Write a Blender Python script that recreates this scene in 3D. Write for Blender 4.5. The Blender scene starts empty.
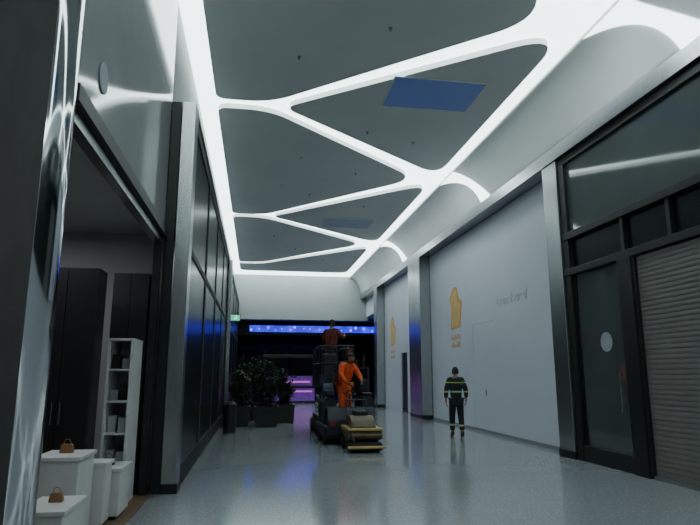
import bpy, bmesh, math, random
from mathutils import Vector, Matrix
random.seed(7)
S=bpy.context.scene
COL=S.collection

# ---------------------------------------------------------------- materials
def mat(name,col,rough=.5,metal=0.,var=.12,scale=6.,bump=0.,bscale=20.,emis=None,estr=0.,ior=None,stretch=None,bands=None,rvar=0.,emottle=None,rscale=None):
    m=bpy.data.materials.new(name); m.use_nodes=True
    n=m.node_tree.nodes; l=m.node_tree.links; p=n['Principled BSDF']
    tc=n.new('ShaderNodeTexCoord'); src=tc.outputs['Object']
    if stretch:
        mp=n.new('ShaderNodeMapping'); mp.inputs['Scale'].default_value=stretch
        l.new(src,mp.inputs[0]); src2=mp.outputs[0]
    else: src2=src
    nz=n.new('ShaderNodeTexNoise'); nz.inputs['Scale'].default_value=scale; nz.inputs['Detail'].default_value=4
    l.new(src2,nz.inputs['Vector'])
    r=n.new('ShaderNodeValToRGB')
    r.color_ramp.elements[0].position=.3; r.color_ramp.elements[1].position=.7
    r.color_ramp.elements[0].color=(*[c*(1-var) for c in col],1)
    r.color_ramp.elements[1].color=(*[min(1,c*(1+var)) for c in col],1)
    l.new(nz.outputs['Fac'],r.inputs[0]); out=r.outputs[0]
    if bands:
        sp=n.new('ShaderNodeSeparateXYZ'); l.new(src,sp.inputs[0])
        for (z,w,bc) in bands:
            c=n.new('ShaderNodeMath'); c.operation='COMPARE'; c.inputs[1].default_value=z; c.inputs[2].default_value=w
            l.new(sp.outputs['Z'],c.inputs[0])
            mx=n.new('ShaderNodeMixRGB'); mx.inputs[2].default_value=(*bc,1)
            l.new(c.outputs[0],mx.inputs[0]); l.new(out,mx.inputs[1]); out=mx.outputs[0]
    l.new(out,p.inputs['Base Color'])
    p.inputs['Roughness'].default_value=rough; p.inputs['Metallic'].default_value=metal
    if rvar:
        mr=n.new('ShaderNodeMapRange'); mr.inputs[1].default_value=.3; mr.inputs[2].default_value=.7; mr.inputs[3].default_value=max(0,rough-rvar); mr.inputs[4].default_value=rough+rvar
        nn=nz
        if rscale:
            nn=n.new('ShaderNodeTexNoise'); nn.inputs['Scale'].default_value=rscale; nn.inputs['Detail'].default_value=5; l.new(src2,nn.inputs['Vector'])
        l.new(nn.outputs['Fac'],mr.inputs[0]); l.new(mr.outputs[0],p.inputs['Roughness'])
    if ior: p.inputs['IOR'].default_value=ior
    if bump:
        b=n.new('ShaderNodeBump'); b.inputs['Strength'].default_value=bump
        n2=n.new('ShaderNodeTexNoise'); n2.inputs['Scale'].default_value=bscale; l.new(src2,n2.inputs['Vector'])
        l.new(n2.outputs['Fac'],b.inputs['Height']); l.new(b.outputs[0],p.inputs['Normal'])
    if emis:
        p.inputs['Emission Color'].default_value=(*emis,1); p.inputs['Emission Strength'].default_value=estr
        if emottle:
            n3=n.new('ShaderNodeTexNoise'); n3.inputs['Scale'].default_value=emottle; n3.inputs['Detail'].default_value=2; l.new(src,n3.inputs['Vector'])
            mr=n.new('ShaderNodeMapRange'); mr.inputs[1].default_value=.42; mr.inputs[2].default_value=.62; mr.inputs[3].default_value=estr*.6; mr.inputs[4].default_value=estr*1.3
            l.new(n3.outputs['Fac'],mr.inputs[0]); l.new(mr.outputs[0],p.inputs['Emission Strength'])
    return m

M={}
M['panel']=mat('ceiling_board',(.70,.73,.72),.75,var=.04,scale=.6)
M['lum']=mat('luminous_membrane',(.85,.9,.9),.6,var=.02,emis=(.85,1.,.99),estr=4.7)
M['cove']=mat('white_plaster',(.74,.77,.77),.45,var=.04,scale=.8)
M['bulk']=mat('grey_plaster',(.36,.39,.40),.6,var=.05,scale=.8)
M['silver']=mat('glossy_pale_metal_panel',(.46,.48,.49),.08,.25,var=.06,scale=1.2,bump=.18,bscale=1.0,ior=1.8)
M['steel']=mat('brushed_steel',(.42,.44,.45),.27,.95,var=.12,scale=9,stretch=(8,8,.4),bump=.04,bscale=3)
M['chrome']=mat('polished_steel',(.62,.64,.67),.10,1.,var=.1,scale=3,bump=.45,bscale=2.6,stretch=(1,1,.8))
M['brown']=mat('dark_stone',(.024,.020,.022),.7,var=.3,scale=5)
M['dark']=mat('dark_bronze_frame',(.013,.015,.016),.42,.2,var=.15)
M['matdark']=mat('matt_black_frame',(.008,.010,.010),.6,var=.15)
M['black']=mat('black_lacquer',(.008,.008,.009),.4,var=.2)
M['glassdark']=mat('dark_reflective_glass',(.075,.09,.09),.06,var=.15,scale=.7,ior=2.0)
M['glassgreen']=mat('dark_green_glass',(.005,.010,.009),.25,var=.2,scale=1,ior=1.25)
M['hoard']=mat('pale_hoarding_paint',(.60,.63,.71),.45,var=.03,scale=.7)
M['white']=mat('white_laminate',(.62,.63,.62),.4,var=.04)
M['shopwall']=mat('shop_grey_paint',(.34,.36,.36),.7,var=.08,scale=1)
M['shutter']=mat('grey_slats',(.15,.145,.135),.6,.1,var=.08,scale=3)
M['orange']=mat('orange_fabric',(.75,.09,.015),.8,var=.25,scale=14,bump=.3)
M['red']=mat('dull_red_fabric',(.14,.022,.016),.8,var=.25,scale=12,bump=.3)
M['skin']=mat('skin',(.33,.17,.11),.55,var=.08)
M['hair']=mat('dark_hair',(.012,.009,.008),.7,var=.3,scale=40,bump=.4,bscale=60)
M['boot']=mat('boot_leather',(.01,.01,.01),.5,var=.3)
M['navy']=mat('navy_fabric',(.012,.016,.026),.8,var=.2,scale=14,bump=.3)
Y=(.38,.55,.10); W=(.38,.42,.38)
M['coat']=mat('navy_coat_with_reflective_bands',(.008,.011,.018),.8,var=.2,scale=14,
   bands=[(1.13,.020,Y),(1.13,.008,W),(1.36,.012,Y)])
M['trou']=mat('navy_trousers_with_reflective_bands',(.008,.011,.018),.8,var=.2,scale=14,
   bands=[(.30,.022,Y),(.30,.009,W)])
M['yellow']=mat('cream_yellow_plastic',(.48,.34,.12),.5,var=.15)
M['tanp']=mat('dull_tan_plastic',(.10,.075,.035),.5,var=.25)
M['tyre']=mat('black_rubber',(.012,.012,.012),.75,var=.2)
M['machine']=mat('navy_machine_paint',(.010,.014,.024),.5,.1,var=.3)
M['bluepaint']=mat('blue_machine_paint',(.014,.028,.07),.45,var=.2)
M['redpaint']=mat('dark_red_machine_paint',(.16,.02,.015),.45,var=.15)
M['leaf']=mat('leaf_green',(.020,.05,.02),.5,var=.5,scale=8)
M['bark']=mat('bark',(.05,.03,.02),.8,var=.3)
M['soil']=mat('soil',(.02,.014,.01),.9,var=.4)
M['pot']=mat('dark_planter_plastic',(.012,.014,.014),.5,var=.15)
M['blue']=mat('blue_led_lens',(.02,.03,.5),.4,emis=(.05,.06,1.),estr=4)
M['bluept']=mat('bright_blue_led_point',(.1,.1,.5),.4,emis=(.10,.10,1.),estr=5)
M['bluefascia']=mat('deep_blue_lit_fascia',(.02,.02,.3),.4,emis=(.025,.02,1.),estr=1.5,emottle=2.5)
M['bluedim']=mat('night_blue_skylight_glass',(.12,.18,.38),.6,var=.03,emis=(.10,.18,.50),estr=.15)
M['bluedim2']=mat('unlit_blue_grey_skylight_glass',(.46,.51,.60),.6,var=.03,emis=(.10,.16,.42),estr=.03)
M['pink']=mat('magenta_lamp',(.5,.1,.4),.4,emis=(.75,.12,.85),estr=.7)
M['violet']=mat('violet_lamp',(.1,.05,.25),.4,emis=(.35,.08,.8),estr=.16,emottle=3.)
M['exit']=mat('green_sign_lens',(.02,.4,.2),.4,emis=(.1,1.,.55),estr=.7)
M['signwhite']=mat('sign_white',(.8,.8,.8),.4,emis=(.8,1.,.9),estr=1.2)
M['art1']=mat('orange_print',(.68,.36,.12),.6,var=.1)
M['art2']=mat('yellow_print',(.75,.50,.18),.6,var=.1,scale=3)
M['faint']=mat('faint_grey_print',(.50,.53,.61),.5,var=.03)
M['seam']=mat('grey_skirting',(.22,.24,.27),.6,var=.05)
M['sticker']=mat('white_sticker',(.30,.35,.38),.5,var=.1)
M['tan']=mat('tan_leather',(.25,.13,.06),.5,var=.2)
M['wood']=mat('warm_brown_floorboards',(.16,.10,.06),.5,var=.3,scale=3,stretch=(1,8,1))

def floor_mat():
    m=mat('polished_terrazzo',(.30,.325,.345),.115,var=.05,scale=.6)
    n=m.node_tree.nodes; l=m.node_tree.links; p=n['Principled BSDF']
    base=p.inputs['Base Color'].links[0].from_socket
    v=n.new('ShaderNodeTexVoronoi'); v.inputs['Scale'].default_value=24
    tc=n.new('ShaderNodeTexCoord'); l.new(tc.outputs['Object'],v.inputs['Vector'])
    rr=n.new('ShaderNodeValToRGB'); rr.color_ramp.elements[0].color=(1.45,1.45,1.42,1); rr.color_ramp.elements[1].color=(.92,.92,.92,1)
    rr.color_ramp.elements[0].position=.10; rr.color_ramp.elements[1].position=.35
    l.new(v.outputs['Distance'],rr.inputs[0])
    mx=n.new('ShaderNodeMixRGB'); mx.blend_type='MULTIPLY'; mx.inputs[0].default_value=1
    l.new(base,mx.inputs[1]); l.new(rr.outputs[0],mx.inputs[2]); l.new(mx.outputs[0],p.inputs['Base Color'])
    p.inputs['Specular IOR Level'].default_value=.95
    return m
M['floor']=floor_mat()

# ---------------------------------------------------------------- helpers
def finish(name,me,mats,parent=None,loc=None,smooth=False,**kw):
    for m_ in mats: 
        me.materials.append(M[m_] if isinstance(m_,str) else m_)
    if smooth:
        for p in me.polygons: p.use_smooth=True
    o=bpy.data.objects.new(name,me)
    if parent is not None:
        L=Vector(parent['_l']); me.transform(Matrix.Translation(-L)); o.parent=parent
        o['_l']=parent['_l'] 
    else:
        xs=[v.co for v in me.vertices]
        c=Vector(((min(v.x for v in xs)+max(v.x for v in xs))/2,(min(v.y for v in xs)+max(v.y for v in xs))/2,min(v.z for v in xs)))
        if loc is not None: c=Vector(loc)
        me.transform(Matrix.Translation(-c)); o.location=c
        o['_l']=tuple(c)
    for k,v in kw.items(): o[k]=v
    COL.objects.link(o); return o
def thing(name,label,cat,loc,group=None,parent=None):
    e=bpy.data.objects.new(name,None); e.empty_display_size=.1
    e['_l']=tuple(loc)
    if parent is not None:
        e.parent=parent; e.location=Vector(loc)-Vector(parent['_l'])
        if label: e['label']=label
    else:
        e.location=loc; e['label']=label; e['category']=cat
    if group: e['group']=group
    COL.objects.link(e); return e
def boxbm(bm,b,bev=0,rot=None):
    x0,x1,y0,y1,z0,z1=b
    r=bmesh.ops.create_cube(bm,size=1)
    T=Matrix.Translation(((x0+x1)/2,(y0+y1)/2,(z0+z1)/2))
    if rot is not None: T=T@rot
    T=T@Matrix.Diagonal((x1-x0,y1-y0,z1-z0,1))
    bmesh.ops.transform(bm,matrix=T,verts=r['verts'])
    if bev:
        es=list({e for v in r['verts'] for e in v.link_edges})
        bmesh.ops.bevel(bm,geom=es,offset=bev,segments=2,affect='EDGES',profile=.5)
def tome(bm):
    bmesh.ops.recalc_face_normals(bm,faces=bm.faces)
    me=bpy.data.meshes.new('m'); bm.to_mesh(me); bm.free(); return me
def boxes(name,bl,m,parent=None,bev=0,**kw):
    bm=bmesh.new()
    for b in bl: boxbm(bm,b,bev)
    return finish(name,tome(bm),[m],parent,**kw)
def cyl(bm,p0,p1,r0,r1=None,seg=16):
    p0=Vector(p0);p1=Vector(p1);r1=r0 if r1 is None else r1
    d=p1-p0
    r=bmesh.ops.create_cone(bm,cap_ends=True,segments=seg,radius1=r0,radius2=r1,depth=d.length)
    q=d.to_track_quat('Z','Y').to_matrix().to_4x4()
    bmesh.ops.transform(bm,matrix=Matrix.Translation((p0+p1)/2)@q,verts=r['verts'])
def tubes(name,segs,m,parent=None,r=.02,seg=10,**kw):
    bm=bmesh.new()
    for s in segs: cyl(bm,s[0],s[1],s[2] if len(s)>2 else r,s[3] if len(s)>3 else None,seg)
    return finish(name,tome(bm),[m],parent,**kw)
def prism(name,pts,axis,a0,a1,m,parent=None,smoothside=False,**kw):
    bm=bmesh.new()
    def P(p,a):
        return {'x':(a,p[0],p[1]),'y':(p[0],a,p[1]),'z':(p[0],p[1],a)}[axis]
    v0=[bm.verts.new(P(p,a0)) for p in pts]; v1=[bm.verts.new(P(p,a1)) for p in pts]
    bm.faces.new(v0); bm.faces.new(v1[::-1])
    n=len(pts)
    for i in range(n):
        f=bm.faces.new((v0[i],v0[(i+1)%n],v1[(i+1)%n],v1[i])); f.smooth=smoothside
    return finish(name,tome(bm),[m],parent,**kw)
def rpoly(pts,rad):
    out=[]; n=len(pts)
    for i in range(n):
        p=Vector(pts[i]);a=Vector(pts[i-1]);b=Vector(pts[(i+1)%n]); r=rad[i] if isinstance(rad,(list,tuple)) else rad
        u=(a-p).normalized();v=(b-p).normalized()
        if r<=0: out.append(tuple(p)); continue
        s=p+u*r; e=p+v*r
        for k in range(9):
            t=k/8; q=s*(1-t)**2+p*2*t*(1-t)+e*t*t; out.append(tuple(q))
    return out
ST=dict(kind='structure')
YE=33.2

# ---------------------------------------------------------------- shell
boxes('floor',[(-5.5,9.5,-6,46,-.1,0)],'floor',**ST)
boxes('ceiling',[(-1.45,6.4,-6,YE+.2,7.45,7.55)],'cove',**ST)
boxes('ceiling_light_membrane',[(-1.34,5.29,-5.9,YE-.02,7.20,7.22)],'lum',label='backlit white membrane glowing between the grey ceiling boards',category='ceiling light')
boxes('wall_back',[(-5.5,9.5,-6.1,-6.0,0,7.5)],'bulk',**ST)
yl=[-5.9,2.8,11.45,20.1,28.9]; yr=[-1.2,7.6,15.4,24.0]
pans=[]
for i in range(4):
    a,b=yl[i],yl[i+1]; r=yr[i]
    pans.append(([(-.95,a+.2),(.15,a+.2),(4.40,r),(.15,b-.2),(-.95,b-.2)],[.25,.5,.9,.5,.25]))
for i in range(3):
    a,b=yr[i],yr[i+1]; c=yl[i+1]
    pans.append(([(.42,c),(4.90,a+.40),(4.90,b-.40)],[.35,.9,.9]))
pans.append(([(-.95,29.15),(.15,29.15),(4.8,24.6),(4.8,31.2),(-.95,31.2)],[.2,.4,.7,.6,.5]))
for pts,rad in pans:
    prism('ceiling_board',rpoly(pts,rad),'z',7.08,7.195,'panel',label='matte grey rounded triangular ceiling board',category='ceiling panel',group='grey ceiling boards')
for (x0,x1,y0,y1,gm) in [(2.45,4.25,9.8,11.0,'bluedim'),(2.3,4.1,20.0,21.2,'bluedim2'),(2.45,4.25,1.2,2.4,'bluedim')]:
    t=thing('skylight','dusky blue skylight set in a grey ceiling board','skylight',((x0+x1)/2,(y0+y1)/2,7.05),group='blue skylights')
    boxes('frame',[(x0-.03,x1+.03,y0-.03,y0,7.06,7.078),(x0-.03,x1+.03,y1,y1+.03,7.06,7.078),(x0-.03,x0,y0,y1,7.06,7.078),(x1,x1+.03,y0,y1,7.06,7.078)],'panel',t)
    boxes('glass_pane',[(x0,x1,y0,y1,7.066,7.077)],gm,t)
for (x,y) in [(.6,9.4),(2.0,8.3),(.9,7.0),(2.4,12.4),(3.6,12.8),(1.0,14.2),(.6,16.5),(2.6,15.2),(1.5,17.3),(3.4,18.3),(2.6,22.6),(.6,23.0),(1.6,25.3),(3.1,27.6)]:
    t=thing('ceiling_sprinkler','small sprinkler head under a ceiling board','sprinkler',(x,y,7.06),group='sprinkler heads')
    bm=bmesh.new(); cyl(bm,(x,y,7.079),(x,y,7.06),.035,.03,14); finish('rosette',tome(bm),['steel'],t)
    bm=bmesh.new(); cyl(bm,(x,y,7.06),(x,y,7.03),.012,.012,8); cyl(bm,(x,y,7.03),(x,y,7.024),.02,.02,10); finish('nozzle',tome(bm),['steel'],t)

def cv(t):
    p0,p1,p2=Vector((5.30,7.14)),Vector((5.80,7.06)),Vector((6.0,6.16))
    return p0*(1-t)**2+p1*2*t*(1-t)+p2*t*t
prof=[tuple(cv(k/16)) for k in range(0,17)]+[(6.35,6.16),(6.35,7.23),(5.30,7.23)]
prism('trim_1',prof,'y',-5.9,YE,'cove',smoothside=True,**ST)
for j,(ya,yb) in enumerate([(7.6,6.5),(15.4,14.2),(24.0,22.9)]):
    bm=bmesh.new(); N=18; rows=[]
    for k in range(N+1):
        t=k/N; p=cv(t); q=cv(min(1,t+.01))-cv(max(0,t-.01)); nrm=Vector((-q.y,q.x)).normalized()
        if nrm.x>0: nrm=-nrm
        p=p+nrm*.02; w=.12+.45*(1-t)**3+.20*t**3
        yc=ya+(yb-ya)*t
        rows.append([bm.verts.new((p.x,yc-w,p.y)),bm.verts.new((p.x,yc+w,p.y))])
    for k in range(N): bm.faces.new((rows[k][0],rows[k][1],rows[k+1][1],rows[k+1][0]))
    finish('light_branch',tome(bm),['lum'],label='glowing white light band flaring down the curved soffit',category='ceiling light',group='glowing soffit bands')
boxes('trim_2',[(5.92,6.4,-5.9,YE,5.88,6.155)],'steel',**ST)
boxes('wall_end',[(-1.4,6.4,YE,YE+.3,4.65,7.44)],'bulk',**ST)
boxes('ceiling_far',[(-5.5,9.5,YE+.31,46,4.66,4.75)],'black',**ST)
boxes('ceiling_side',[(6.41,8.5,29.2,YE+.3,4.76,4.86)],'black',**ST)
boxes('wall_side_return',[(6.41,8.5,29.1,29.19,0,4.86)],'dark',**ST)
boxes('wall_right_upper',[(6.3,6.38,29.1,YE,4.86,5.87)],'hoard',**ST)
boxes('wall_far',[(-5.5,9.5,45.9,46,0,4.6)],'dark',**ST)
boxes('wall_far_left',[(-3.0,-2.9,YE+.31,45.8,0,4.6)],'dark',**ST)
boxes('wall_far_right',[(8.51,8.6,29.2,45.8,0,4.6)],'dark',**ST)

boxes('wall_left',[(-1.45,-1.35,-5.9,8.4,5.6,7.19)],'silver',**ST)
boxes('wall_left_far',[(-1.45,-1.35,8.41,YE,5.6,7.19)],'bulk',**ST)
boxes('wall_left_fascia',[(-1.45,-1.35,4.1,8.4,3.62,5.59),(-1.45,-1.35,-5.9,4.08,0,5.59)],'silver',**ST)
boxes('trim_4',[(-1.46,-1.30,4.1,8.4,3.48,3.61)],'dark',**ST)
boxes('wall_left_soffit',[(-1.45,-1.0,8.76,YE,5.5,5.6)],'dark',**ST)
boxes('wall_shop_back',[(-5.1,-5.0,1,9.4,0,3.8)],'shopwall',**ST)
boxes('wall_shop_side',[(-5.0,-1.47,9.2,9.3,0,3.8)],'shopwall',**ST)
boxes('wall_shop_front',[(-5.0,-1.47,1.0,1.1,0,3.8)],'shopwall',**ST)
boxes('ceiling_shop',[(-5.0,-1.47,1.1,9.2,3.7,3.8)],'shopwall',**ST)
boxes('floor_shop',[(-5.0,-1.30,4.1,8.38,.0005,.012)],'wood',**ST)
t=thing('pilaster','dark stone pilaster between shopfronts','pilaster',(-1.25,2.8,0))
boxes('shaft',[(-1.34,-1.17,2.0,3.2,.12,5.44)],'brown',t,bev=.01)
boxes('plinth',[(-1.34,-1.14,1.96,3.21,0,.12)],'dark',t,bev=.01)
t=thing('steel_column','polished rounded steel column with wavy light reflections','column',(-1.25,3.5,0))
pts=rpoly([(-1.34,3.30),(-1.14,3.30),(-1.14,3.68),(-1.34,3.68)],[.0,.18,.18,.0])
prism('shaft',pts,'z',.1,5.44,'chrome',t,smoothside=True)
prism('base',[(p[0]+(.012 if p[0]>-1.3 else 0),p[1]) for p in pts],'z',0,.1,'dark',t)
t=thing('round_sign','small faint blank round sign mounted on the glossy fascia','sign',(-1.34,4.86,3.97))
bm=bmesh.new(); cyl(bm,(-1.349,4.8,4.02),(-1.337,4.8,4.02),.13,.13,40); finish('disc',tome(bm),['sticker'],t)
tubes('rim',[((-1.342,4.8+.133*math.cos(a),4.02+.133*math.sin(a)),(-1.342,4.8+.133*math.cos(a+.2618),4.02+.133*math.sin(a+.2618)),.005) for a in [k*.2618 for k in range(24)]],'seam',t,seg=6)
t=thing('shop_door_frame','dark metal sliding door frame of an open shop','door frame',(-1.4,6.2,0))
boxes('jamb',[(-1.46,-1.36,4.09,4.16,.013,3.47)],'dark',t); boxes('jamb',[(-1.46,-1.36,8.3,8.38,.013,3.47)],'dark',t)
boxes('track',[(-1.46,-1.36,4.16,8.3,3.37,3.47)],'steel',t)
t=thing('steel_pillar','slim brushed steel clad pillar beside the open shop','pillar',(-1.1,8.6,0))
boxes('cladding',[(-1.20,-.99,8.41,8.75,.12,5.59)],'steel',t,bev=.012)
boxes('base',[(-1.20,-.98,8.40,8.755,0,.12)],'dark',t)
boxes('wall_left_pier',[(-1.34,-1.21,8.42,8.75,0,5.59)],'dark',**ST)
y=8.78
while y<32.5:
    y1=min(y+2.85,33.1)
    if 33.1-y1<1.2: y1=33.1
    t=thing('shop_window','tall near-black glazed shop window in black frame','shop window',(-1.0,(y+y1)/2,0),group='dark shop windows along the corridor')
    boxes('frame',[(-1.12,-1.01,y,y+.08,0,5.49),(-1.12,-1.01,y1-.08,y1,0,5.49),(-1.12,-1.01,y+.08,y1-.08,0,.3),(-1.12,-1.01,y+.08,y1-.08,3.35,3.45),(-1.12,-1.01,y+.08,y1-.08,5.3,5.49)],'matdark',t)
    boxes('glass_pane',[(-1.06,-1.03,y+.08,y1-.08,.3,5.3)],'glassgreen',t)
    y=y1+.01
t=thing('steel_pillar','slim brushed steel pillar standing between dark windows','pillar',(-.9,20.2,0))
boxes('cladding',[(-1.0,-.88,20.11,20.29,.1,5.48)],'steel',t,bev=.01)
boxes('base',[(-1.0,-.87,20.1,20.3,0,.1)],'dark',t)

t=thing('exit_sign','small glowing green emergency exit sign','exit sign',(-.7,22,3.55))
boxes('housing',[(-1.008,-.60,22.0,22.06,3.52,3.77)],'dark',t)
boxes('lens',[(-.95,-.62,21.985,21.999,3.54,3.75)],'exit',t)
bm=bmesh.new(); bmesh.ops.create_icosphere(bm,subdivisions=2,radius=.02,matrix=Matrix.Translation((-.76,21.98,3.72)))
cyl(bm,(-.76,21.98,3.70),(-.79,21.98,3.64),.016); cyl(bm,(-.79,21.98,3.64),(-.84,21.98,3.57),.013); cyl(bm,(-.79,21.98,3.64),(-.74,21.98,3.58),.013); cyl(bm,(-.77,21.98,3.68),(-.71,21.98,3.65),.01)
finish('running_figure_symbol',tome(bm),['signwhite'],t)

# ---------------------------------------------------------------- right side
X=6.0
sf=thing('shopfront','dark bronze glazed shopfront with transoms, glass door and shutter','shopfront',(X,7.2,0))
t=sf
boxes('frame',[(X,X+.16,1.5,10.48,5.72,5.87),(X-.03,X+.18,1.5,10.48,4.16,4.30),(X-.03,X+.18,1.5,10.48,3.45,3.58)]
  +[(X-.01,X+.17,a-.09,a+.09,4.3,5.72) for a in (1.6,4.6,10.38)]
  +[(X,X+.15,a-.04,a+.04,3.58,4.16) for a in (2.8,4.0,5.2,6.4,7.5,8.62)]
  +[(X-.01,X+.17,a-.09,a+.09,0,4.16) for a in (1.6,10.38)]+[(X-.01,X+.17,4.91,5.09,0,3.45)]
  +[(X-.04,X+.18,8.42,8.78,0,3.45)]+[(X,X+.14,8.78,10.29,0,.28)],'dark',t,bev=.008)
boxes('transom_glass',[(X+.06,X+.08,1.6,10.38,4.3,5.72)],'glassdark',t)
boxes('small_transom_glass',[(X+.08,X+.10,1.6,10.38,3.58,4.16)],'glassgreen',t)
t=thing('glass_door','dark glazed door with round white sticker','door',(X+.05,9.6,0),parent=sf)
boxes('glass_pane',[(X+.08,X+.10,8.78,10.29,.28,3.45)],'glassdark',t)
boxes('door_frame',[(X+.05,X+.12,8.79,8.85,.29,3.44),(X+.05,X+.12,10.22,10.28,.29,3.44)],'dark',t)
tubes('handle',[((X+.0,9.0,.95),(X+.0,9.0,1.6),.016),((X+.0,9.0,1.0),(X+.06,9.0,1.0),.01),((X+.0,9.0,1.55),(X+.06,9.0,1.55),.01)],'steel',t)
bm=bmesh.new(); cyl(bm,(X+.079,9.42,2.12),(X+.072,9.42,2.12),.17,.17,32); finish('round_sticker',tome(bm),['sticker'],t)
t=thing('roller_shutter','lowered grey slatted roller shutter','roller shutter',(X+.07,6.7,0),parent=sf)
z=.06; prf=[]
while z<3.38:
    prf+= [(X+.03,z),(X+.026,z+.03),(X+.03,z+.065),(X+.038,z+.070)]; z+=.075
prf+=[(X+.12,z),(X+.12,.06)]
prism('slat_curtain',prf,'y',5.1,8.40,'shutter',t)
boxes('bottom_bar',[(X,X+.12,5.1,8.40,0,.06)],'steel',t)
boxes('guide_rail',[(X-.02,X+.12,8.34,8.415,.06,3.44)],'dark',t)
boxes('wall_right_near',[(X+.2,X+.3,-5.9,10.48,0,5.87),(X,X+.19,-5.9,1.48,0,5.87)],'dark',**ST)
t=thing('steel_pillar','tall brushed steel pillar at the end of the shopfront','pillar',(X+.1,10.8,0))
boxes('cladding',[(X-.06,X+.38,10.5,11.05,.14,5.87)],'steel',t,bev=.01)
boxes('base',[(X-.07,X+.39,10.49,11.06,0,.14)],'dark',t)
XH=6.3
boxes('wall_right',[(XH,XH+.1,11.07,14.78,.08,5.87),(XH,XH+.1,16.42,20.5,.08,5.87),(XH,XH+.1,14.78,16.42,3.0,5.87)],'hoard',**ST)
boxes('baseboard_right',[(XH-.015,XH+.1,11.07,20.5,0,.078)],'seam',**ST)
t=thing('hoarding_door','flush pale grey double door in the hoarding','door',(XH,15.6,0))
boxes('door_leaf',[(XH+.008,XH+.06,14.787,15.596,.08,2.993)],'hoard',t); boxes('door_leaf',[(XH+.008,XH+.06,15.604,16.413,.08,2.993)],'hoard',t)
boxes('handle',[(XH-.02,XH+.008,15.52,15.54,1.0,1.15)],'steel',t)
boxes('wall_right_far',[(XH,XH+.1,22.2,24.05,0,5.87),(XH,XH+.1,24.05,25.1,2.5,5.87),(XH,XH+.1,25.1,28.3,0,5.87)],'hoard',**ST)
boxes('door_1',[(XH+.05,XH+.08,24.06,25.09,0,2.49)],'black',**ST)
for (a,b) in ((20.55,22.15),(28.35,29.05)):
    t=thing('steel_pillar','tall brushed steel pillar between pale hoardings','pillar',(X+.15,(a+b)/2,0),group='far steel pillars')
    boxes('cladding',[(X-.1,X+.38,a,(a+b)/2-.008,.14,5.87),(X-.1,X+.38,(a+b)/2+.008,b,.14,5.87)],'steel',t,bev=.01)
    boxes('base',[(X-.11,X+.39,a-.01,b+.01,0,.14)],'dark',t)
def art(yc,zc,s,grp):
    t=thing('printed_emblem','orange and yellow printed emblem with small marks on pale hoarding','wall graphic',(XH-.01,yc,zc-.7*s),group=grp)
    def pp(name,pts,x,m): prism(name,[(yc-p[0]*s,zc+p[1]*s) for p in pts],'x',XH-x,XH-x+.004,m,t)
    pp('outline',rpoly([(-.55,-.75),(.5,-.7),(.78,.25),(.45,.32),(.25,.82),(-.15,.85),(-.62,.45),(-.4,.1)],.12),.0045,'art1')
    pp('fill',rpoly([(-.47,-.66),(.42,-.62),(.62,.16),(.3,.24),(.16,.7),(-.12,.72),(-.50,.40),(-.30,.08)],.1),.009,'art2')
    random.seed(3)
    for r in range(2):
        u=-.5
        while u<.45:
            w=random.uniform(.06,.12); boxes('lettering_mark',[(XH-.0045,XH-.0005,yc-(u+w)*s,yc-u*s,zc+(-1.12-.28*r)*s,zc+(-1.12-.28*r+random.choice([.12,.2]))*s)],'art1',t); u+=w+.045
art(17.85,3.62,.86,'orange emblems'); art(26.6,3.5,.85,'orange emblems')
def faint():
    t=thing('faint_lettering','faint grey lettering printed on pale hoarding','lettering',(XH-.01,13.4,3.2))
    # illegible rounded letter shapes: ring bowls with stems
    y0=14.55; random.seed(9)
    for k in range(9):
        yc=y0-k*.21; zc=3.42; segs=[]
        a0=random.choice([0,.6,-.6]); span=random.choice([6.283,4.6,3.4])
        pr=None
        for i in range(13):
            a=a0+span*i/12; p=(XH-.0065,yc+.065*math.cos(a),zc+.08*math.sin(a))
            if pr: segs.append((pr,p,.006))
            pr=p
        if k%2==0:
            segs.append(((XH-.0065,yc-.07,zc-.08),(XH-.0065,yc-.07,zc+(.2 if k%4==0 else .08)),.006))
        tubes('letter',segs,'faint',t,seg=6)
faint()

# ---------------------------------------------------------------- far area
for row,yy in enumerate((36.4,38.6,40.8)):
    for c in range(9):
        x=-1.6+c*1.05+.3*(row%2)
        t=thing('blue_downlight','small round blue LED ceiling spot','ceiling spotlight',(x,yy,4.59),group='blue LED ceiling spots')
        bm=bmesh.new(); cyl(bm,(x,yy,4.659),(x,yy,4.62),.13,.12,18); finish('housing',tome(bm),['dark'],t)
        bm=bmesh.new(); cyl(bm,(x,yy,4.619),(x,yy,4.585),.10,.07,18); finish('lens',tome(bm),['blue'],t)
yy=34.4
t=thing('blue_lit_fascia','long deep blue lit fascia with bright LED points','light fascia',(3.0,yy,4.0))
boxes('housing',[(-1.2,8.45,yy,yy+.12,3.9,4.659)],'matdark',t)
boxes('lens',[(-.4,8.3,yy-.03,yy-.001,4.02,4.40)],'bluefascia',t)
x=-.3; random.seed(21)
while x<8.2:
    bm=bmesh.new(); zc=4.21+random.uniform(-.10,.10); rr_=random.uniform(.03,.08); cyl(bm,(x,yy-.031,zc),(x,yy-.06,zc),rr_,rr_*.8,14); finish('led_point',tome(bm),['bluept'],t); x+=random.uniform(.22,.6)
kx,ky=1.9,34.0
t=thing('kiosk','dark mall kiosk with dim magenta lit counter','kiosk',(kx,ky,0))
boxes('counter',[(kx-1.5,kx+1.5,ky-.5,ky+.5,0,.85)],'matdark',t,bev=.03)
boxes('worktop',[(kx-1.6,kx+1.6,ky-.6,ky+.6,.85,.92)],'matdark',t,bev=.01)
boxes('magenta_tube',[(kx-1.4,kx+1.3,ky-.56,ky-.52,.60,.70)],'pink',t)
boxes('magenta_tube',[(kx-1.1,kx+1.2,ky-.3,ky-.24,1.12,1.22)],'pink',t)
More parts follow.
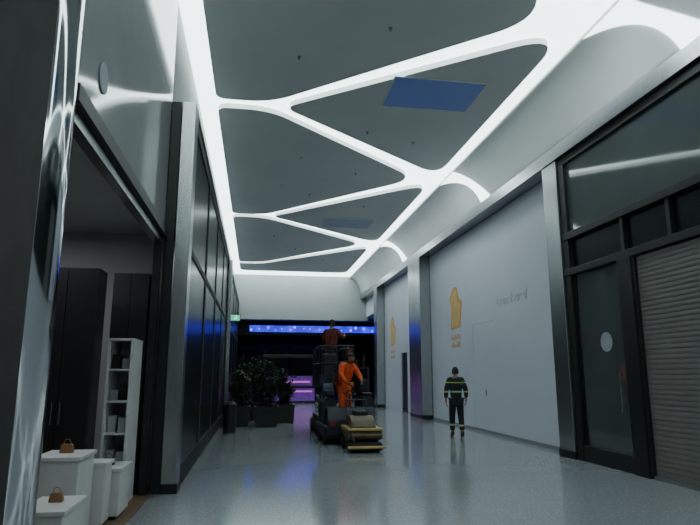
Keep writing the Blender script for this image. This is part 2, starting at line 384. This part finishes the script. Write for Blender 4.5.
boxes('violet_panel',[(kx-1.38,kx+1.38,ky+.1,ky+.14,.95,1.5)],'violet',t)
boxes('violet_front',[(kx-1.45,kx+1.45,ky-.515,ky-.501,.12,.82)],'violet',t)
for sx in(-1,1):
    for sy in(-1,1): tubes('post',[((kx+sx*1.42,ky+sy*.42,.92),(kx+sx*1.42,ky+sy*.42,2.5),.035)],'matdark',t)
boxes('canopy',[(kx-1.5,kx+1.5,ky-.5,ky+.39,2.5,2.7)],'matdark',t,bev=.03)
for i,x in enumerate((-1.9,-.2,1.5,3.4,5.3,7.2)):
    t=thing('far_shopfront','dim shopfront bay with dark frame','shopfront',(x,43,0),group='dim far shopfronts')
    boxes('frame',[(x-.8,x-.68,42.9,43.1,0,3.4),(x+.68,x+.8,42.9,43.1,0,3.4),(x-.8,x+.8,42.9,43.1,3.4,3.7)],'dark',t)
    boxes('glass_pane',[(x-.68,x+.68,43.0,43.03,0,3.4)],'glassgreen',t)

# ---------------------------------------------------------------- shop fixtures
ZF=.013
def cabinet(name,label,x0,x1,y0,y1,h,m,shelves,doors=False):
    t=thing(name,label,'cabinet' if doors else 'shelf unit',((x0+x1)/2,(y0+y1)/2,ZF))
    boxes('carcass',[(x0,x1,y1-.03,y1,ZF,h),(x0,x0+.03,y0,y1-.03,ZF,h),(x1-.03,x1,y0,y1-.03,ZF,h),(x0+.03,x1-.03,y0,y1-.03,h-.03,h),(x0+.03,x1-.03,y0,y1-.03,ZF,.08)],m,t)
    for k in range(shelves):
        z=.08+(h-.1)*(k+1)/(shelves+1)
        boxes('shelf',[(x0+.03,x1-.03,y0+.01,y1-.03,z,z+.025)],m,t)
    if doors:
        xm=(x0+x1)/2
        for a,b in((x0+.004,xm-.003),(xm+.003,x1-.004)):
            boxes('door',[(a,b,y0-.022,y0-.002,.06,h-.01)],m,t,bev=.003)
            hx=b-.04 if a<xm-.01 else a+.04
            boxes('handle',[(hx-.006,hx+.006,y0-.05,y0-.0225,1.0,1.25)],'steel',t)
    return t
cabinet('display_cabinet','tall broad black lacquered cabinet inside the shop',-2.55,-1.86,7.2,7.55,2.8,'black',0,True)
cabinet('display_cabinet','tall black lacquered cabinet inside the shop',-1.98,-1.5,8.39,8.8,2.95,'black',0,True)
cabinet('shelf_unit','white open shelf unit with small dark boxes inside the shop',-1.80,-1.5,7.6,8.2,2.0,'white',4)
def plinth(label,x0,x1,y0,y1,h):
    t=thing('display_plinth',label,'display stand',((x0+x1)/2,(y0+y1)/2,ZF))
    boxes('body',[(x0,x1,y0,y1,.05,h-.04)],'white',t,bev=.006); boxes('top',[(x0-.02,x1+.02,y0-.02,y1+.02,h-.04,h)],'white',t,bev=.006)
    boxes('kick',[(x0+.03,x1-.03,y0+.03,y1-.03,ZF,.05)],'dark',t)
plinth('low white display plinth near the shop threshold',-1.80,-1.46,5.15,5.75,.50)
plinth('white display plinth carrying small goods',-2.0,-1.60,6.0,6.55,.80)
plinth('white display plinth carrying small goods',-1.95,-1.5,6.62,6.92,.66)
plinth('low white display plinth beside the shelf unit',-1.80,-1.42,6.98,7.5,.55)
def bag(x,y,z,s,m):
    t=thing('handbag','small leather handbag standing on a white plinth','handbag',(x,y,z),group='handbags on the plinths')
    prism('body',rpoly([(x-.13*s,z+.001),(x+.13*s,z+.001),(x+.10*s,z+.17*s),(x-.10*s,z+.17*s)],.03*s),'y',y-.05*s,y+.05*s,m,t)
    sg=[]; pv=None
    for k in range(9):
        a=math.pi*k/8; p=(x+.07*s*math.cos(a),y,z+.165*s+.10*s*math.sin(a))
        if pv: sg.append((pv,p,.007*s))
        pv=p
    tubes('handle',sg,m,t,seg=6)
bag(-1.8,6.3,.80,.5,'tan'); bag(-1.6,7.2,.55,.5,'black'); bag(-1.72,6.77,.66,.45,'black'); bag(-1.62,5.5,.50,.45,'tan')
random.seed(5)
for k in range(4):
    z=.08+(2.0-.1)*(k+1)/5+.026
    for j in range(2):
        x_=-1.71+j*.12; h=random.uniform(.12,.2)
        boxes('shoe_box',[(x_-.045,x_+.045,7.68,7.9,z,z+h)],random.choice(['black','seam','shopwall']),label='small closed box on a white shelf',category='box',group='boxes on the white shelf',bev=.005)

# ---------------------------------------------------------------- plants
def plant(x,y,w,h,seed,label,ph=.6):
    random.seed(seed)
    t=thing('potted_shrub',label,'potted plant',(x,y,0),group='shrubs in dark planters')
    a=w*.46;b=w*.5; k6=ph/.6
    bm=bmesh.new()
    v=[bm.verts.new((x+sx*r,y+sy*r,z*k6)) for (r,z) in ((a,0),(b,.52),(b+.02,.52),(b+.02,.6),(b-.04,.6),(b-.04,.5)) for sx,sy in((-1,-1),(1,-1),(1,1),(-1,1))]
    bm.faces.new(v[0:4])
    for k in range(5):
        for i in range(4): bm.faces.new((v[4*k+i],v[4*k+(i+1)%4],v[4*k+4+(i+1)%4],v[4*k+4+i]))
    finish('planter',tome(bm),['pot'],t)
    boxes('soil',[(x-b+.05,x+b-.05,y-b+.05,y+b-.05,.45*k6,.54*k6)],'soil',t)
    segs=[];tips=[]
    for k in range(18):
        an=random.uniform(0,6.28); r=random.uniform(.1,.46)*w; p0=Vector((x+.1*math.cos(an),y+.1*math.sin(an),.5*k6)); 
        p1=p0+Vector((r*.5*math.cos(an),r*.5*math.sin(an),(h-ph)*random.uniform(.3,.5))); p2=Vector((x+r*math.cos(an),y+r*math.sin(an),random.uniform(.55,1.)*h))
        segs+=[(p0,p1,.016,.011),(p1,p2,.011,.005)]; tips+=[(p0,p1),(p1,p2),(p1,p2)]
    tubes('branches',segs,'bark',t,seg=6)
    bm=bmesh.new()
    for k in range(1300):
        q0,q1=random.choice(tips); c=q0.lerp(q1,random.random())+Vector([random.gauss(0,.05) for _ in range(3)])
        if c.z<ph: continue
        L=random.uniform(.08,.17); d=Vector([random.gauss(0,1),random.gauss(0,1),random.gauss(.2,.7)]).normalized(); s=d.cross(Vector((random.random(),random.random(),1))).normalized()*L*.25
        up=s.cross(d).normalized()*L*.08
        vs=[bm.verts.new(c),bm.verts.new(c+d*L*.5+s+up),bm.verts.new(c+d*L),bm.verts.new(c+d*L*.5-s+up)]
        bm.faces.new(vs)
    finish('foliage',tome(bm),['leaf'],t,kind='stuff')
plant(-.48,18.9,.70,1.9,1,'bushy green shrub in a low square dark planter')
plant(.38,18.7,.72,2.0,2,'bushy green shrub in a low square dark planter')
plant(.98,20.0,.68,1.75,3,'bushy green shrub in a low square dark planter')
plant(.10,21.4,.72,2.35,4,'bushy green shrub in a low square dark planter')
plant(-.42,23.6,.70,2.3,6,'bushy green shrub in a low square dark planter')
t=thing('litter_bin','round dark litter bin with domed lid','bin',(-.65,16.6,0))
bm=bmesh.new(); cyl(bm,(-.65,16.6,0),(-.65,16.6,.72),.17,.19,24); finish('body',tome(bm),['pot'],t)
bm=bmesh.new(); cyl(bm,(-.65,16.6,.72),(-.65,16.6,.76),.2,.2,24); cyl(bm,(-.65,16.6,.76),(-.65,16.6,.84),.18,.1,24); finish('lid',tome(bm),['dark'],t)

# ---------------------------------------------------------------- machines
def wheel(t,x,y,r,w,name='wheel'):
    bm=bmesh.new(); cyl(bm,(x-w/2,y,r),(x+w/2,y,r),r,r,24); cyl(bm,(x-w/2-.01,y,r),(x+w/2+.01,y,r),r*.5,r*.5,16)
    finish(name,tome(bm),['tyre'],t)
G=.17
t=thing('scissor_lift','dark blue scissor lift with guard rails, slightly raised','scissor lift',(1.95+G,16.2,0))
boxes('chassis',[(1.5+G,2.4+G,15.2,17.2,.14,.5),(1.56+G,2.34+G,15.1,15.2,.2,.44)],'machine',t,bev=.03)
for sx in(1.47+G,2.43+G):
    for sy in(15.55,16.85): wheel(t,sx,sy,.19,.11)
for k in range(3):
    z0=.52+k*.23; z1=z0+.23
    tubes('scissor_arm',[((x,15.35,z0),(x,17.05,z1),.035) for x in(1.6+G,2.3+G)]+[((x,17.05,z0),(x,15.35,z1),.035) for x in(1.66+G,2.24+G)],'machine',t)
boxes('platform',[(1.5+G,2.4+G,15.15,17.25,1.22,1.32)],'machine',t,bev=.01)
rail=[]
for x in(1.53+G,2.37+G):
    for yy in(15.2,15.9,16.6,17.2): rail.append(((x,yy,1.3),(x,yy,2.3),.022))
    for z in(1.85,2.3): rail.append(((x,15.2,z),(x,17.2,z),.022))
for yy in(15.2,17.2):
    for z in(1.85,2.3): rail.append(((1.53+G,yy,z),(2.37+G,yy,z),.022))
    rail.append(((1.95+G,yy,1.3),(1.95+G,yy,2.3),.022))
tubes('guard_rail',rail,'machine',t)
boxes('toe_board',[(1.5+G,1.52+G,15.15,17.25,1.32,1.55),(2.38+G,2.4+G,15.15,17.25,1.32,1.55),(1.52+G,2.38+G,15.15,15.17,1.32,1.55)],'machine',t)
boxes('control_box',[(2.2+G,2.36+G,15.22,15.36,2.0,2.24)],'redpaint',t,bev=.015)
boxes('stowage_box',[(1.56+G,1.92+G,15.22,15.5,1.33,2.1)],'machine',t,bev=.03)
boxes('stowage_box',[(2.0+G,2.34+G,15.25,15.5,1.33,1.9)],'bluepaint',t,bev=.03)
t=thing('ride_on_service_truck','compact dark blue ride-on service truck with cluttered rear stack','service vehicle',(2.2,14.1,0))
boxes('deck',[(1.58,2.85,13.45,15.0,.16,.42)],'machine',t,bev=.05)
prism('front_hood',rpoly([(13.42,.2),(13.42,.55),(13.58,.80),(13.8,.84),(13.84,.43),(13.84,.2)],.06),'x',1.66,2.74,'machine',t)
prism('battery_box',rpoly([(2.50,.42),(2.84,.42),(2.82,1.0),(2.74,1.06),(2.54,1.06)],.03),'y',13.9,14.95,'machine',t)
prism('side_locker',rpoly([(1.60,.42),(1.92,.42),(1.90,.98),(1.68,1.04),(1.60,.9)],.03),'y',13.9,14.95,'machine',t)
boxes('crate',[(1.66,1.88,14.0,14.3,1.045,1.2)],'machine',t,bev=.03)
tubes('cable_drum',[((1.66,14.62,1.2),(1.90,14.62,1.2),.155),((1.655,14.62,1.2),(1.672,14.62,1.2),.20),((1.885,14.62,1.2),(1.905,14.62,1.2),.20)],'bluepaint',t,seg=20)
boxes('back_panel',[(1.92,2.82,14.9,14.97,1.07,1.6)],'machine',t,bev=.01)
boxes('tool_rack',[(2.5,2.55,14.55,14.85,1.065,1.75),(2.78,2.83,14.55,14.85,1.065,1.75),(2.55,2.78,14.55,14.85,1.7,1.75),(2.55,2.78,14.55,14.85,1.35,1.39)],'machine',t)
tubes('broom_handle',[((2.66,14.7,1.4),(2.74,14.75,2.05),.014),((2.6,14.65,1.4),(2.52,14.7,1.95),.014)],'tanp',t)
boxes('seat',[(2.54,2.80,14.0,14.4,1.065,1.14),(2.54,2.80,14.4,14.47,1.14,1.45)],'black',t,bev=.025)
tubes('steering_column',[((2.22,13.72,.8),(2.2,13.78,1.12),.025)],'machine',t)
bm=bmesh.new()
pv=None
for k in range(21):
    a=2*math.pi*k/20; p=Vector((2.2+.15*math.cos(a),13.78+.11*math.sin(a),1.14+.05*math.sin(a)))
    if pv is not None: cyl(bm,pv,p,.014,.014,8)
    pv=p
finish('steering_wheel',tome(bm),['black'],t)
for sx in(1.63,2.80):
    for sy in(13.72,14.7): wheel(t,sx,sy,.18,.1)
boxes('headlamp',[(1.72,1.84,13.40,13.425,.42,.52)],'redpaint',t); boxes('headlamp',[(2.56,2.69,13.40,13.425,.42,.52)],'redpaint',t)
D=-.18
t=thing('floor_scrubber','low dark floor cleaning machine edged in cream yellow','floor scrubber',(2.42+D,12.5,0))
boxes('brush_deck',[(2.1+D,2.8+D,12.0,12.5,.03,.2)],'tyre',t,bev=.06)
boxes('bumper',[(2.06+D,2.84+D,11.93,12.02,.09,.14)],'yellow',t,bev=.02)
boxes('chassis',[(2.14+D,2.76+D,12.3,13.2,.12,.34)],'machine',t,bev=.03)
prism('lower_tank',rpoly([(12.15,.24),(12.08,.34),(12.2,.42),(13.2,.42),(13.22,.33)],.05),'x',2.1+D,2.8+D,'tanp',t)
prism('yellow_band',rpoly([(12.12,.422),(12.12,.47),(13.2,.47),(13.2,.422)],.015),'x',2.09+D,2.81+D,'yellow',t)
prism('upper_tank',rpoly([(12.25,.472),(12.4,.62),(12.6,.70),(13.1,.68),(13.15,.472)],.06),'x',2.2+D,2.70+D,'tanp',t)
boxes('battery_pack',[(2.3+D,2.60+D,12.65,13.0,.69,.80)],'black',t,bev=.03)
tubes('suction_hose',[((2.2+D,12.3,.56),(2.14+D,12.15,.42),.03),((2.14+D,12.15,.42),(2.2+D,12.05,.2),.03)],'black',t)
tubes('push_handle',[((2.22+D,13.1,.6),(2.22+D,13.3,1.0),.018),((2.68+D,13.1,.6),(2.68+D,13.3,1.0),.018),((2.22+D,13.3,1.0),(2.68+D,13.3,1.0),.018)],'machine',t)
for sx in(2.12+D,2.78+D): wheel(t,sx,13.0,.12,.06)

# ---------------------------------------------------------------- people
def skin(chains,sub=2):
    vs=[];es=[];rs=[];roots=[]
    for verts,edges in chains:
        o=len(vs); roots.append(o)
        for co,r in verts: vs.append(co); rs.append(r)
        es+=[(a+o,b+o) for a,b in edges]
    me=bpy.data.meshes.new('sk'); me.from_pydata(vs,es,[])
    ob=bpy.data.objects.new('sk',me); COL.objects.link(ob)
    md=ob.modifiers.new('s','SKIN'); md.use_smooth_shade=True
    for i,r in enumerate(rs):
        d=me.skin_vertices[0].data[i]; d.radius=(r,r) if not isinstance(r,tuple) else r; d.use_root=i in roots
    sb=ob.modifiers.new('b','SUBSURF'); sb.levels=sub; sb.render_levels=sub
    dg=bpy.context.evaluated_depsgraph_get(); dg.update()
    m2=bpy.data.meshes.new_from_object(ob.evaluated_get(dg)); 
    bpy.data.objects.remove(ob); m2.materials.clear(); return m2
def person(label,loc,head_deg,J,coatm,troum,hairm='hair'):
    t=thing('person',label,'person',loc)
    t.rotation_euler=(0,0,math.radians(head_deg)); t['_l']=(0,0,0)
    g=lambda k:Vector(J[k])
    spine=['pelvis','waist','chest','neck','skull']
    order=spine+['shoL','elbL','wriL','palL','shoR','elbR','wriR','palR','hipL','kneL','ankL','toeL','hipR','kneR','ankR','toeR']
    R=dict(pelvis=.125,waist=.115,chest=.135,neck=.056,skull=.06,sho=.062,elb=.043,wri=.028,pal=.034,hip=.088,kne=.058,ank=.04,toe=.036)
    rr=lambda k:R[k] if k in R else R[k[:3]]
    E=[('pelvis','waist'),('waist','chest'),('chest','neck'),('neck','skull')]
    for s in'LR': E+=[('chest','sho'+s),('sho'+s,'elb'+s),('elb'+s,'wri'+s),('wri'+s,'pal'+s),('pelvis','hip'+s),('hip'+s,'kne'+s),('kne'+s,'ank'+s),('ank'+s,'toe'+s)]
    ix={k:i for i,k in enumerate(order)}
    isl=[([(g(k),rr(k)) for k in order],[(ix[a],ix[b]) for a,b in E])]
    for s,sg in(('L',1),('R',-1)):
        w=g('wri'+s);p=g('pal'+s); d=(p-w).normalized(); side=Vector((0,1,0)) if abs(d.y)<.8 else Vector((0,0,1)); side=(side-d*side.dot(d)).normalized(); inn=d.cross(side).normalized()
        if inn.x*sg>0: inn=-inn
        for k,(off,L) in enumerate(((-.030,.062),(-.010,.072),(.010,.068),(.030,.052))):
            b=p+side*off; c1=b+d*(.03+L*.45)+inn*.006; c2=b+d*(.03+L*.8)+inn*.024; c3=b+d*(.03+L)+inn*.042
            isl.append(([(b,.0095),(c1,.009),(c2,.0085),(c3,.007)],[(0,1),(1,2),(2,3)]))
        b=w.lerp(p,.5)-side*.022; isl.append(([(b,.011),(b-side*.03+d*.03+inn*.01,.0105),(b-side*.038+d*.06+inn*.02,.009)],[(0,1),(1,2)]))
    body=skin(isl)
    hc=g('head')
    tilt=Matrix.Rotation(math.radians(J.get('tilt',0)),4,'X')
    hb=bmesh.new()
    bmesh.ops.create_icosphere(hb,subdivisions=3,radius=1)
    for v in hb.verts:
        x,y,z=v.co.copy()
        k=1.0-.28*max(0,-z)**1.3
        v.co=Vector((x*.077*k,(y*.097*(1-.12*max(0,-z)))-(.012*max(0,-z)),z*.118))
        if y<-.75 and abs(z)<.25 and abs(x)>.2 and abs(x)<.5: v.co.y+=.008
        if y<-.6 and abs(x)<.35 and -.6<z<-.45: v.co.y-=.004
    bmesh.ops.create_cone(hb,cap_ends=True,segments=8,radius1=.017,radius2=.006,depth=.05,matrix=Matrix.Translation((0,-.098,-.012))@Matrix.Rotation(math.radians(-14),4,'X'))
    for sx in(-1,1):
        bmesh.ops.create_icosphere(hb,subdivisions=2,radius=1,matrix=Matrix.Translation((sx*.078,.005,-.005))@Matrix.Diagonal((.010,.02,.032,1)))
    n0=len(hb.faces)
    for sx in(-1,1):
        bmesh.ops.create_icosphere(hb,subdivisions=1,radius=.011,matrix=Matrix.Translation((sx*.03,-.084,.005)))
    bmesh.ops.create_cube(hb,size=1,matrix=Matrix.Translation((0,-.094,-.058))@Matrix.Diagonal((.042,.01,.008,1)))
    hb.faces.index_update()
    for f in hb.faces:
        if f.index>=n0: f.material_index=1
    hb.transform(Matrix.Translation(hc)@tilt)
    hm=bpy.data.meshes.new('hm'); hb.to_mesh(hm); hb.free()
    bm=bmesh.new(); bm.from_mesh(body); bm.from_mesh(hm)
    me=bpy.data.meshes.new('b'); bm.to_mesh(me); bm.free()
    finish('body',me,['skin','hair'],t,smooth=True)
    bm=bmesh.new(); bmesh.ops.create_icosphere(bm,subdivisions=3,radius=1)
    kill=[v for v in bm.verts if (v.co.z<.15 and v.co.y<-.1) or v.co.z<-.55 or (v.co.z<.45 and v.co.y<-.62)]
    bmesh.ops.delete(bm,geom=kill,context='VERTS')
    for v in bm.verts: v.co=Vector((v.co.x*.087,v.co.y*.107,v.co.z*.128+.002))
    bm.transform(Matrix.Translation(hc)@tilt)
    me=bpy.data.meshes.new('h'); bm.to_mesh(me); bm.free(); finish('hair',me,[hairm],t,smooth=True)
    ks=['waist','pelvis','chest','neck','shoL','elbL','wriL','shoR','elbR','wriR']
    add=dict(waist=.035,pelvis=.035,chest=.03,neck=.022,sho=.03,elb=.024,wri=.024)
    ii={k:i for i,k in enumerate(ks)}
    def pos(k):
        v=g(k)
        if k.startswith('wri'): v=g('elb'+k[3]).lerp(v,.92)
        if k=='neck': v=g('chest').lerp(v,.8)
        return v
    jm=skin([([(pos(k),rr(k)+(add[k] if k in add else add[k[:3]])) for k in ks],[(ii[a],ii[b]) for a,b in (('waist','pelvis'),('waist','chest'),('chest','neck'),('chest','shoL'),('shoL','elbL'),('elbL','wriL'),('chest','shoR'),('shoR','elbR'),('elbR','wriR'))])])
    finish('jacket',jm,[coatm],t,smooth=True)
    ks=['pelvis','hipL','kneL','ankL','hipR','kneR','ankR']; ii={k:i for i,k in enumerate(ks)}
    tm=skin([([(g(k)+Vector((0,0,.03 if k[:3]=='ank' else 0)),rr(k)+.026) for k in ks],[(ii[a],ii[b]) for a,b in (('pelvis','hipL'),('hipL','kneL'),('kneL','ankL'),('pelvis','hipR'),('hipR','kneR'),('kneR','ankR'))])])
    finish('trousers',tm,[troum],t,smooth=True)
    for s in'LR':
        a=g('ank'+s);o=g('toe'+s); h=a+(a-o).normalized()*.035
        h.z=o.z
        bm_=skin([([(a+Vector((0,0,.05)),.058),(a*.5+h*.5,.052),(o*.4+h*.6,.05),(o+(o-h).normalized()*.03,.044)],[(0,1),(1,2),(2,3)])])
        for v in bm_.vertices:
            lo=o.z-.042
            if v.co.z<lo: v.co.z=lo
        finish('boot',bm_,['boot'],t,smooth=True)
    return t
def joints(**o):
    J=dict(pelvis=(0,0,.94),waist=(0,0,1.12),chest=(0,0,1.33),neck=(0,0,1.49),skull=(0,-.005,1.57),head=(0,-.01,1.635),
     shoL=(.17,0,1.42),elbL=(.25,.03,1.16),wriL=(.27,-.05,.92),palL=(.27,-.07,.84),
     shoR=(-.17,0,1.42),elbR=(-.25,.03,1.16),wriR=(-.27,-.05,.92),palR=(-.27,-.07,.84),
     hipL=(.09,0,.88),kneL=(.10,-.02,.5),ankL=(.11,.03,.10),toeL=(.13,-.12,.042),
     hipR=(-.09,0,.88),kneR=(-.10,-.02,.5),ankR=(-.11,.03,.10),toeR=(-.13,-.12,.042))
    J.update(o); return J
person('person in dark uniform with reflective yellow bands, walking away on polished floor',(5.13,14.7,0),170,
  joints(kneL=(.10,-.10,.51),ankL=(.10,-.12,.10),toeL=(.11,-.27,.042),kneR=(-.10,.03,.5),ankR=(-.10,.17,.13),toeR=(-.11,.03,.045),
   elbL=(.26,.08,1.17),wriL=(.28,.12,.94),palL=(.28,.12,.86),elbR=(-.26,.0,1.17),wriR=(-.28,-.12,.95),palR=(-.28,-.15,.87)),'coat','trou')
person('worker in orange overalls leaning forward on the service truck deck',(2.2,14.42,.42),28,
  joints(pelvis=(0,.06,.90),waist=(0,.01,1.07),chest=(0,-.09,1.27),neck=(0,-.16,1.41),skull=(0,-.20,1.48),head=(0,-.23,1.54),
   shoL=(.17,-.10,1.35),elbL=(.27,-.22,1.12),wriL=(.18,-.40,1.0),palL=(.15,-.47,.97),shoR=(-.17,-.10,1.35),elbR=(-.27,-.18,1.12),wriR=(-.20,-.36,.94),palR=(-.17,-.42,.90),
   hipL=(.09,.05,.85),hipR=(-.09,.05,.85),tilt=24),'orange','orange')
person('worker in dull red jacket and dark trousers on raised lift platform',(1.9+G,16.1,1.32),150,
  joints(elbL=(.28,-.05,1.2),wriL=(.24,-.27,1.1),palL=(.22,-.34,1.08),elbR=(-.28,-.1,1.25),wriR=(-.25,-.3,1.3),palR=(-.24,-.37,1.34),tilt=8),'red','navy')

# ---------------------------------------------------------------- lights
def area(loc,size,power,col,rot=(0,0,0),sy=None):
    L=bpy.data.lights.new('lamp','AREA'); L.energy=power; L.color=col; L.size=size
    if sy: L.shape='RECTANGLE'; L.size_y=sy
    o=bpy.data.objects.new('lamp',L); o.location=loc; o.rotation_euler=rot; COL.objects.link(o); return o
area((2.5,39,4.4),5,40,(.16,.12,1.),sy=5)
area((1.9,33.9,2.45),2.2,4,(.5,.2,1.),sy=.6)
area((-3.2,6.5,3.6),1.2,42,(.95,.95,1.),sy=3)
w=bpy.data.worlds.new('w'); S.world=w; w.use_nodes=True
w.node_tree.nodes['Background'].inputs[0].default_value=(.02,.03,.05,1); w.node_tree.nodes['Background'].inputs[1].default_value=.3

for o in bpy.data.objects:
    if '_l' in o: del o['_l']
# ---------------------------------------------------------------- camera
cd=bpy.data.cameras.new('cam'); cam=bpy.data.objects.new('cam',cd); COL.objects.link(cam)
cd.sensor_width=36; cd.lens=580/700*36; cd.clip_end=200
ps=math.radians(9.13); th=math.radians(10.98)
F=Vector((math.sin(ps)*math.cos(th),math.cos(ps)*math.cos(th),math.sin(th))); Rr=Vector((math.cos(ps),-math.sin(ps),0)); U=Rr.cross(F)
mt=Matrix(((Rr.x,U.x,-F.x,0),(Rr.y,U.y,-F.y,0),(Rr.z,U.z,-F.z,1.55),(0,0,0,1)))
cam.matrix_world=mt
S.camera=cam
